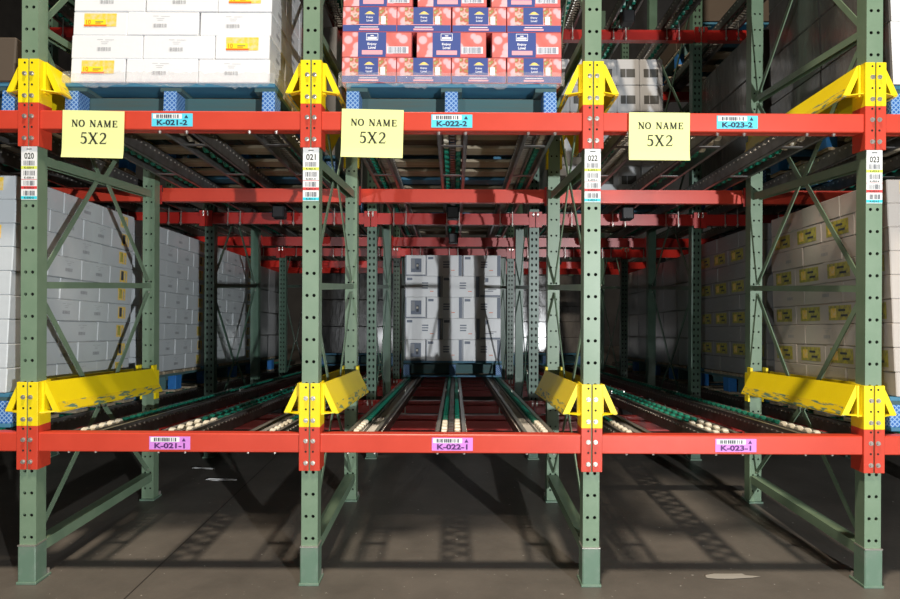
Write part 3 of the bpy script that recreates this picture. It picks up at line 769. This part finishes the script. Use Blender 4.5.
# --- side lanes K-020-1 (left) and K-024-1 (right): stacks seen from the side
def side_stack(lane, L, y, n_layers, side, where, pos, front=False, allgold=False, board='carton', rows=3):
    x = LANES[lane]
    b = put_pallet(x, y, L, 'dark blue pallet under white cartons, %s in %s' % (pos, where))
    W = .94; cw = .31
    for l in range(n_layers):
        deps = [.38, .38, .38] if l % 2 == 0 else [.262, .30, .30, .278]
        if side == 'l' and l % 2 == 1: pass
        yy = .008
        for r, d in enumerate(deps):
            if side == 'r': kind = ('golds' if r == len(deps)-1 else 'print')
            else: kind = 'olive' if l % 2 == 1 else 'print'
            F = {side: kind}
            if front and r == 0: F['f'] = 'gold' if l % 2 == 0 else 'print'
            me = white_carton(cw, d-.003, RH-.001, F, board)
            xc = (W/2-cw/2)*(1 if side == 'r' else -1)
            rr = ['nearest', 'second', 'third', 'fourth'][r] if r < len(deps)-1 else 'farthest'
            o = place(me, 'carton', 'white carton facing the rack, %s layer, %s column, %s, %s' % (ordl[l], rr, pos, where), 'carton', b, (xc+jit(.004), yy, l*RH), 'wrapped white cartons in the side bays')
            yy += d
        if front:
            for c in range(2):
                me = white_carton(cw, .37, RH-.001, {'f': 'print' if (l+c) % 2 else 'gold'}, board)
                xc = (W/2-cw/2-(c+1)*(cw+.003))*(1 if side == 'r' else -1)
                place(me, 'carton', 'white carton, %s layer, %s from the lane, front face, %s' % (ordl[l], ['second', 'third'][c], where), 'carton', b, (xc, .008, l*RH), 'wrapped white cartons in the side bays')
posw = ['first pallet', 'second pallet', 'third pallet', 'fourth pallet', 'fifth pallet']
for i in range(3):
    side_stack('020', 1, 2.99+i*1.24, 9, 'r', 'left edge bay', posw[i], front=(i == 0), board='cartondim')
    if i < 2: side_stack('024', 1, 2.99+i*1.24, 9, 'l', 'right edge bay', posw[i], front=(i == 0), board='cartonwarmlit' if i < 1 else 'cartonshade')

# --- dark stacks: upper right bay, deep lanes
def big_carton(w, d, h, board, window=False, white=False):
    key = ('b', round(w, 3), round(d, 3), round(h, 3), board, window, white)
    if key in _cm: return _cm[key]
    mb = MB(); mb.cbox(-w/2, w/2, 0, d, 0, h, board, .006)
    if white:
        for q in range(14): mb.box(-w/2+.004, w/2-.004, -.004, -.0005, h*(q+.02)/14, h*(q+.98)/14, 'carton')
    if window: rect(mb, -w*.34, w*.30, h*.30, h*.62, -.0012, 'printgrey'); rect(mb, -w*.12, -w*.08, h*.30, h*.62, -.002, 'ink')
    _cm[key] = mb.mesh('carton'); return _cm[key]
def block_stack(lane, L, y, desc, pal_desc, nx, ny, nz, h, board, group, window=False, D=1.14, only=None, W=1.0, white=False):
    b = put_pallet(LANES[lane], y, L, pal_desc); w = W/nx; d = D/ny
    for l in range(nz):
        for i in range(nx):
            for j in range(ny):
                if j > 0 and 0 < i < nx-1: continue
                if only == 'left' and i > 0 and j > 0: continue
                if only == 'right' and i < nx-1 and j > 0: continue
                if only == 'front' and j > 0: continue
                me = big_carton(w-.004, d-.004, h-.002, board, window and j == 0, white and j == 0)
                col = {1: ['whole width'], 2: ['left', 'right'], 3: ['left', 'middle', 'right'], 5: ['leftmost', 'left of centre', 'centre', 'right of centre', 'rightmost']}[nx][i]
                place(me, 'wrapped_carton', '%s, %s layer, %s, %s' % (desc, ordl[l], col, ['front row', 'second row', 'third row'][j]), 'carton', b, (-W/2+w*(i+.5)+jit(.004), .005+j*d, l*h), group)
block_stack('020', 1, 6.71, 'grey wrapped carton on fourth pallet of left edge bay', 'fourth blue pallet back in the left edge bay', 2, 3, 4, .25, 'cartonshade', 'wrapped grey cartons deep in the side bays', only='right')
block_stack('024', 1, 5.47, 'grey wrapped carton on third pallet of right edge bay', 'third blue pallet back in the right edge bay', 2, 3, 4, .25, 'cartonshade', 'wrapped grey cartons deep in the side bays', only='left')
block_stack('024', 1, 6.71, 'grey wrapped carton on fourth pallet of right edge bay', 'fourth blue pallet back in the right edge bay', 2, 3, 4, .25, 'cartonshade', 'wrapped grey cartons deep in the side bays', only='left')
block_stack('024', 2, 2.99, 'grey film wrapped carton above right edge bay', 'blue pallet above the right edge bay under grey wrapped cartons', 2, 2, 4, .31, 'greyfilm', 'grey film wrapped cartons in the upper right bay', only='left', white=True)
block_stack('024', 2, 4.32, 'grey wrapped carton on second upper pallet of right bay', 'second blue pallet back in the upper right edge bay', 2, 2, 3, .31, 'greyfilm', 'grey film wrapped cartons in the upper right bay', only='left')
block_stack('023', 2, 5.33, 'grey carton with dark print high in lane K-023-2', 'pallet of grey cartons deep in lane K-023-2', 5, 1, 5, .232, 'cartongrey', 'grey cartons deep in lane K-023-2', window=True, D=.5)
block_stack('020', 2, 3.0, 'low brown carton in upper left edge bay', 'pallet of brown cartons in the upper left edge bay', 2, 2, 1, .22, 'brownbox', 'brown cartons in the upper left bay', only='right')
block_stack('021', 1, 8.45, 'black film wrapped carton deep in lane K-021-1', 'pallet of black wrapped goods deep in lane K-021-1', 2, 1, 3, .36, 'blackfilm', 'black wrapped cartons deep in lane K-021-1', D=.6)
block_stack('023', 1, 8.9, 'shiny film wrapped carton deep in lane K-023-1', 'pallet of shiny wrapped goods deep in lane K-023-1', 3, 1, 5, .22, 'greyfilm', 'shiny wrapped cartons deep in lane K-023-1', D=.6)
block_stack('024', 3, 5.35, 'brown carton in overhead right edge bay', 'blue pallet in the overhead right edge bay', 2, 2, 2, .25, 'brownbox', 'brown cartons in the overhead right bay', only='left')
# pallets seen only from below, behind the first loads
for ln, y, t in (('021', 4.24, 'second'), ('022', 4.24, 'second'), ('021', 5.48, 'third'), ('022', 5.48, 'third')):
    put_pallet(LANES[ln], y, 2, 'wooden pallet seen from below in lane K-%s-2, %s from the front' % (ln, t))
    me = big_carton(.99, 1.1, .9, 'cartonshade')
    place(me, 'crate', 'large pale crate on the %s pallet of lane K-%s-2' % (t, ln), 'crate', (LANES[ln], y, lane_z(2, y)+.1655), (0, .02, 0), 'large crates in the upper lanes')

for ln in LANES:  # unseen overhead loads, added to block the ceiling lamp
    for y, t in ((3.0, 'first'),):
        put_pallet(LANES[ln], y, 3, 'added unseen pallet on overhead tracks of %s, %s from the front' % (bayname[ln], t))
        place(big_carton(.99, 1.1, .9, 'cartonshade'), 'crate', 'added unseen crate on overhead tracks of %s, %s from the front' % (bayname[ln], t), 'crate', (LANES[ln], y, lane_z(3, y)+.1655), (0, .02, 0), 'added light-blocking crates in the overhead lanes')
# --- loose film skirts round the feet of the two front loads
def skirt(name, base, W, label, seed):
    rr = random.Random(seed); mb = MB(); n = 60; vs = []; fs = []
    pts = [(-W/2-.004, 1.1)]+[(-W/2-.004+(W+.008)*i/n, 0) for i in range(n+1)]+[(W/2+.004, 1.1)]
    for i, (px, py) in enumerate(pts):
        lo = -.022+.010*math.sin(i*.31+seed)+rr.uniform(-.008, .008); hi = .045+rr.uniform(-.006, .006); o = rr.uniform(.002, .010)
        vs += [(px, py-o if py < .5 else py, hi), (px, py-o*1.6 if py < .5 else py, .0), (px, py-o*2 if py < .5 else py, lo)]
    for i in range(len(pts)-1):
        for j in (0, 1): fs.append((i*3+j, (i+1)*3+j, (i+1)*3+j+1, i*3+j+1))
    mb.add(vs, fs, 'film'); o = place(mb.mesh(name), name, label, 'plastic film', base, (0, 0, 0), None); return o
skirt('plastic_film', b, 1.0, 'loose clear stretch film', 1) if False else None
bw = (LANES['021']-.053, 3.0, lane_z(2, 3.0)+.165); bp_ = (LANES['022']-.004, 2.99, lane_z(2, 2.99)+.165)
skirt('plastic_film', bw, 1.0, 'loose clear stretch film round the foot of the white carton stack', 1)
skirt('plastic_film', bp_, 1.06, 'loose clear stretch film round the foot of the pink carton stack', 4)

# ---------------------------------------------------------------- paper signs
def paper(px0, px1, py0, py1, tilt, label, dx=0):
    w = (px1-px0)/219.5; h = (py1-py0)/219.5; xc = ((px0+px1)/2-455)/219.3; zt = 1.37+(287-py0)/219.3
    mb = MB(); n = 10; vs = []; fs = []
    def bend(z): return -.010*max(0, (-z-.165)/.05)**2*.6-.003
    for j in range(n+1):
        z = -h*j/n
        for i in range(n+1): vs.append((-w/2+w*i/n, bend(z), z))
    for j in range(n):
        for i in range(n): a = j*(n+1)+i; fs.append((a, a+1, a+n+2, a+n+1))
    mb.add(vs, fs, 'paper')
    s = w/.284
    serif(mb, 'NO NAME', .008, -h*.345, .031*s, -.0036, 'txt', .09, 1.10)
    serif(mb, '5X2', .002, -h*.70, .051*s, -.0036, 'txt', .06, 1.05)
    o = link('paper_sign', mb.mesh('paper_sign'), (xc, Y0-.012, zt), (0, tilt, 0)); tag(o, label, 'sign', 'pale yellow paper signs'); return o
paper(61.5, 123.5, 112, 159.5, .02, 'pale yellow NO NAME 5X2 paper hanging left of sticker K-021-2')
paper(341, 403, 109.5, 158, .02, 'pale yellow NO NAME 5X2 paper hanging left of sticker K-022-2')
paper(628.5, 689.5, 111.5, 159.5, .004, 'pale yellow NO NAME 5X2 paper hanging left of sticker K-023-2')

# bits of film and grit on the floor
for i, (x, y, s, lab) in enumerate(((-1.88, 4.72, .10, 'scrap of clear film on the floor under bay K-021, farther'), (-1.62, 4.45, .14, 'scrap of clear film on the floor under bay K-021, wider'), (1.31, 3.0, .15, 'flat pale scrap on the floor in front of bay K-023'))):
    mb = MB(); rr = random.Random(i); n = 12
    ring = [(x*0+s*(.6+.4*rr.random())*math.cos(2*math.pi*k/n), .25*s*(.6+.4*rr.random())*math.sin(2*math.pi*k/n), (.004+.01*rr.random()) if i < 2 else .003) for k in range(n)]
    mb.add([(0, 0, .012 if i < 2 else .004)]+ring, [(0, k+1, (k+1) % n+1) for k in range(n)], 'label' if i < 2 else 'scrap')
    tag(link('film_scrap', mb.mesh('film_scrap'), (x, y, 0)), lab, 'litter', 'scraps on the floor')

# ---------------------------------------------------------------- light and camera
def area(name, loc, target, size, power, col=(1, 1, 1)):
    l = bpy.data.lights.new(name, 'AREA'); l.shape = 'DISK'; l.size = size; l.energy = power; l.color = col
    o = bpy.data.objects.new(name, l); C.objects.link(o); o.location = loc
    d = Vector(target)-Vector(loc); o.rotation_euler = d.to_track_quat('-Z', 'Y').to_euler(); return o
area('flash_lamp', (2.7, -2.7, 1.35), (0, 4, 1.3), .08, 400, (.95, .98, 1))
area('flash_lamp', (-2.2, -2.7, 1.35), (0.5, 4, 1.4), .10, 75, (.95, .98, 1))
area('ceiling_lamp', (-.4, .2, 10.5), (-.2, 2.9, 0), .8, 1150, (1, .86, .70))
w = bpy.data.worlds.new('world'); bpy.context.scene.world = w; w.use_nodes = True
w.node_tree.nodes['Background'].inputs[0].default_value = (.6, .75, .85, 1); w.node_tree.nodes['Background'].inputs[1].default_value = .018
cam = bpy.data.cameras.new('camera'); co = bpy.data.objects.new('camera', cam); C.objects.link(co)
cam.sensor_width = 36; cam.lens = 632/900*36; cam.shift_x = -5/900; cam.shift_y = -12.5/900; cam.clip_start = .05
co.location = (0, 0, 1.37); co.rotation_euler = (math.pi/2, math.radians(-.25), 0)
sc = bpy.context.scene; sc.camera = co
sc.view_settings.view_transform = 'Standard'; sc.view_settings.look = 'None'; sc.view_settings.exposure = 0; sc.view_settings.gamma = 1; sc.view_settings.use_curve_mapping = False
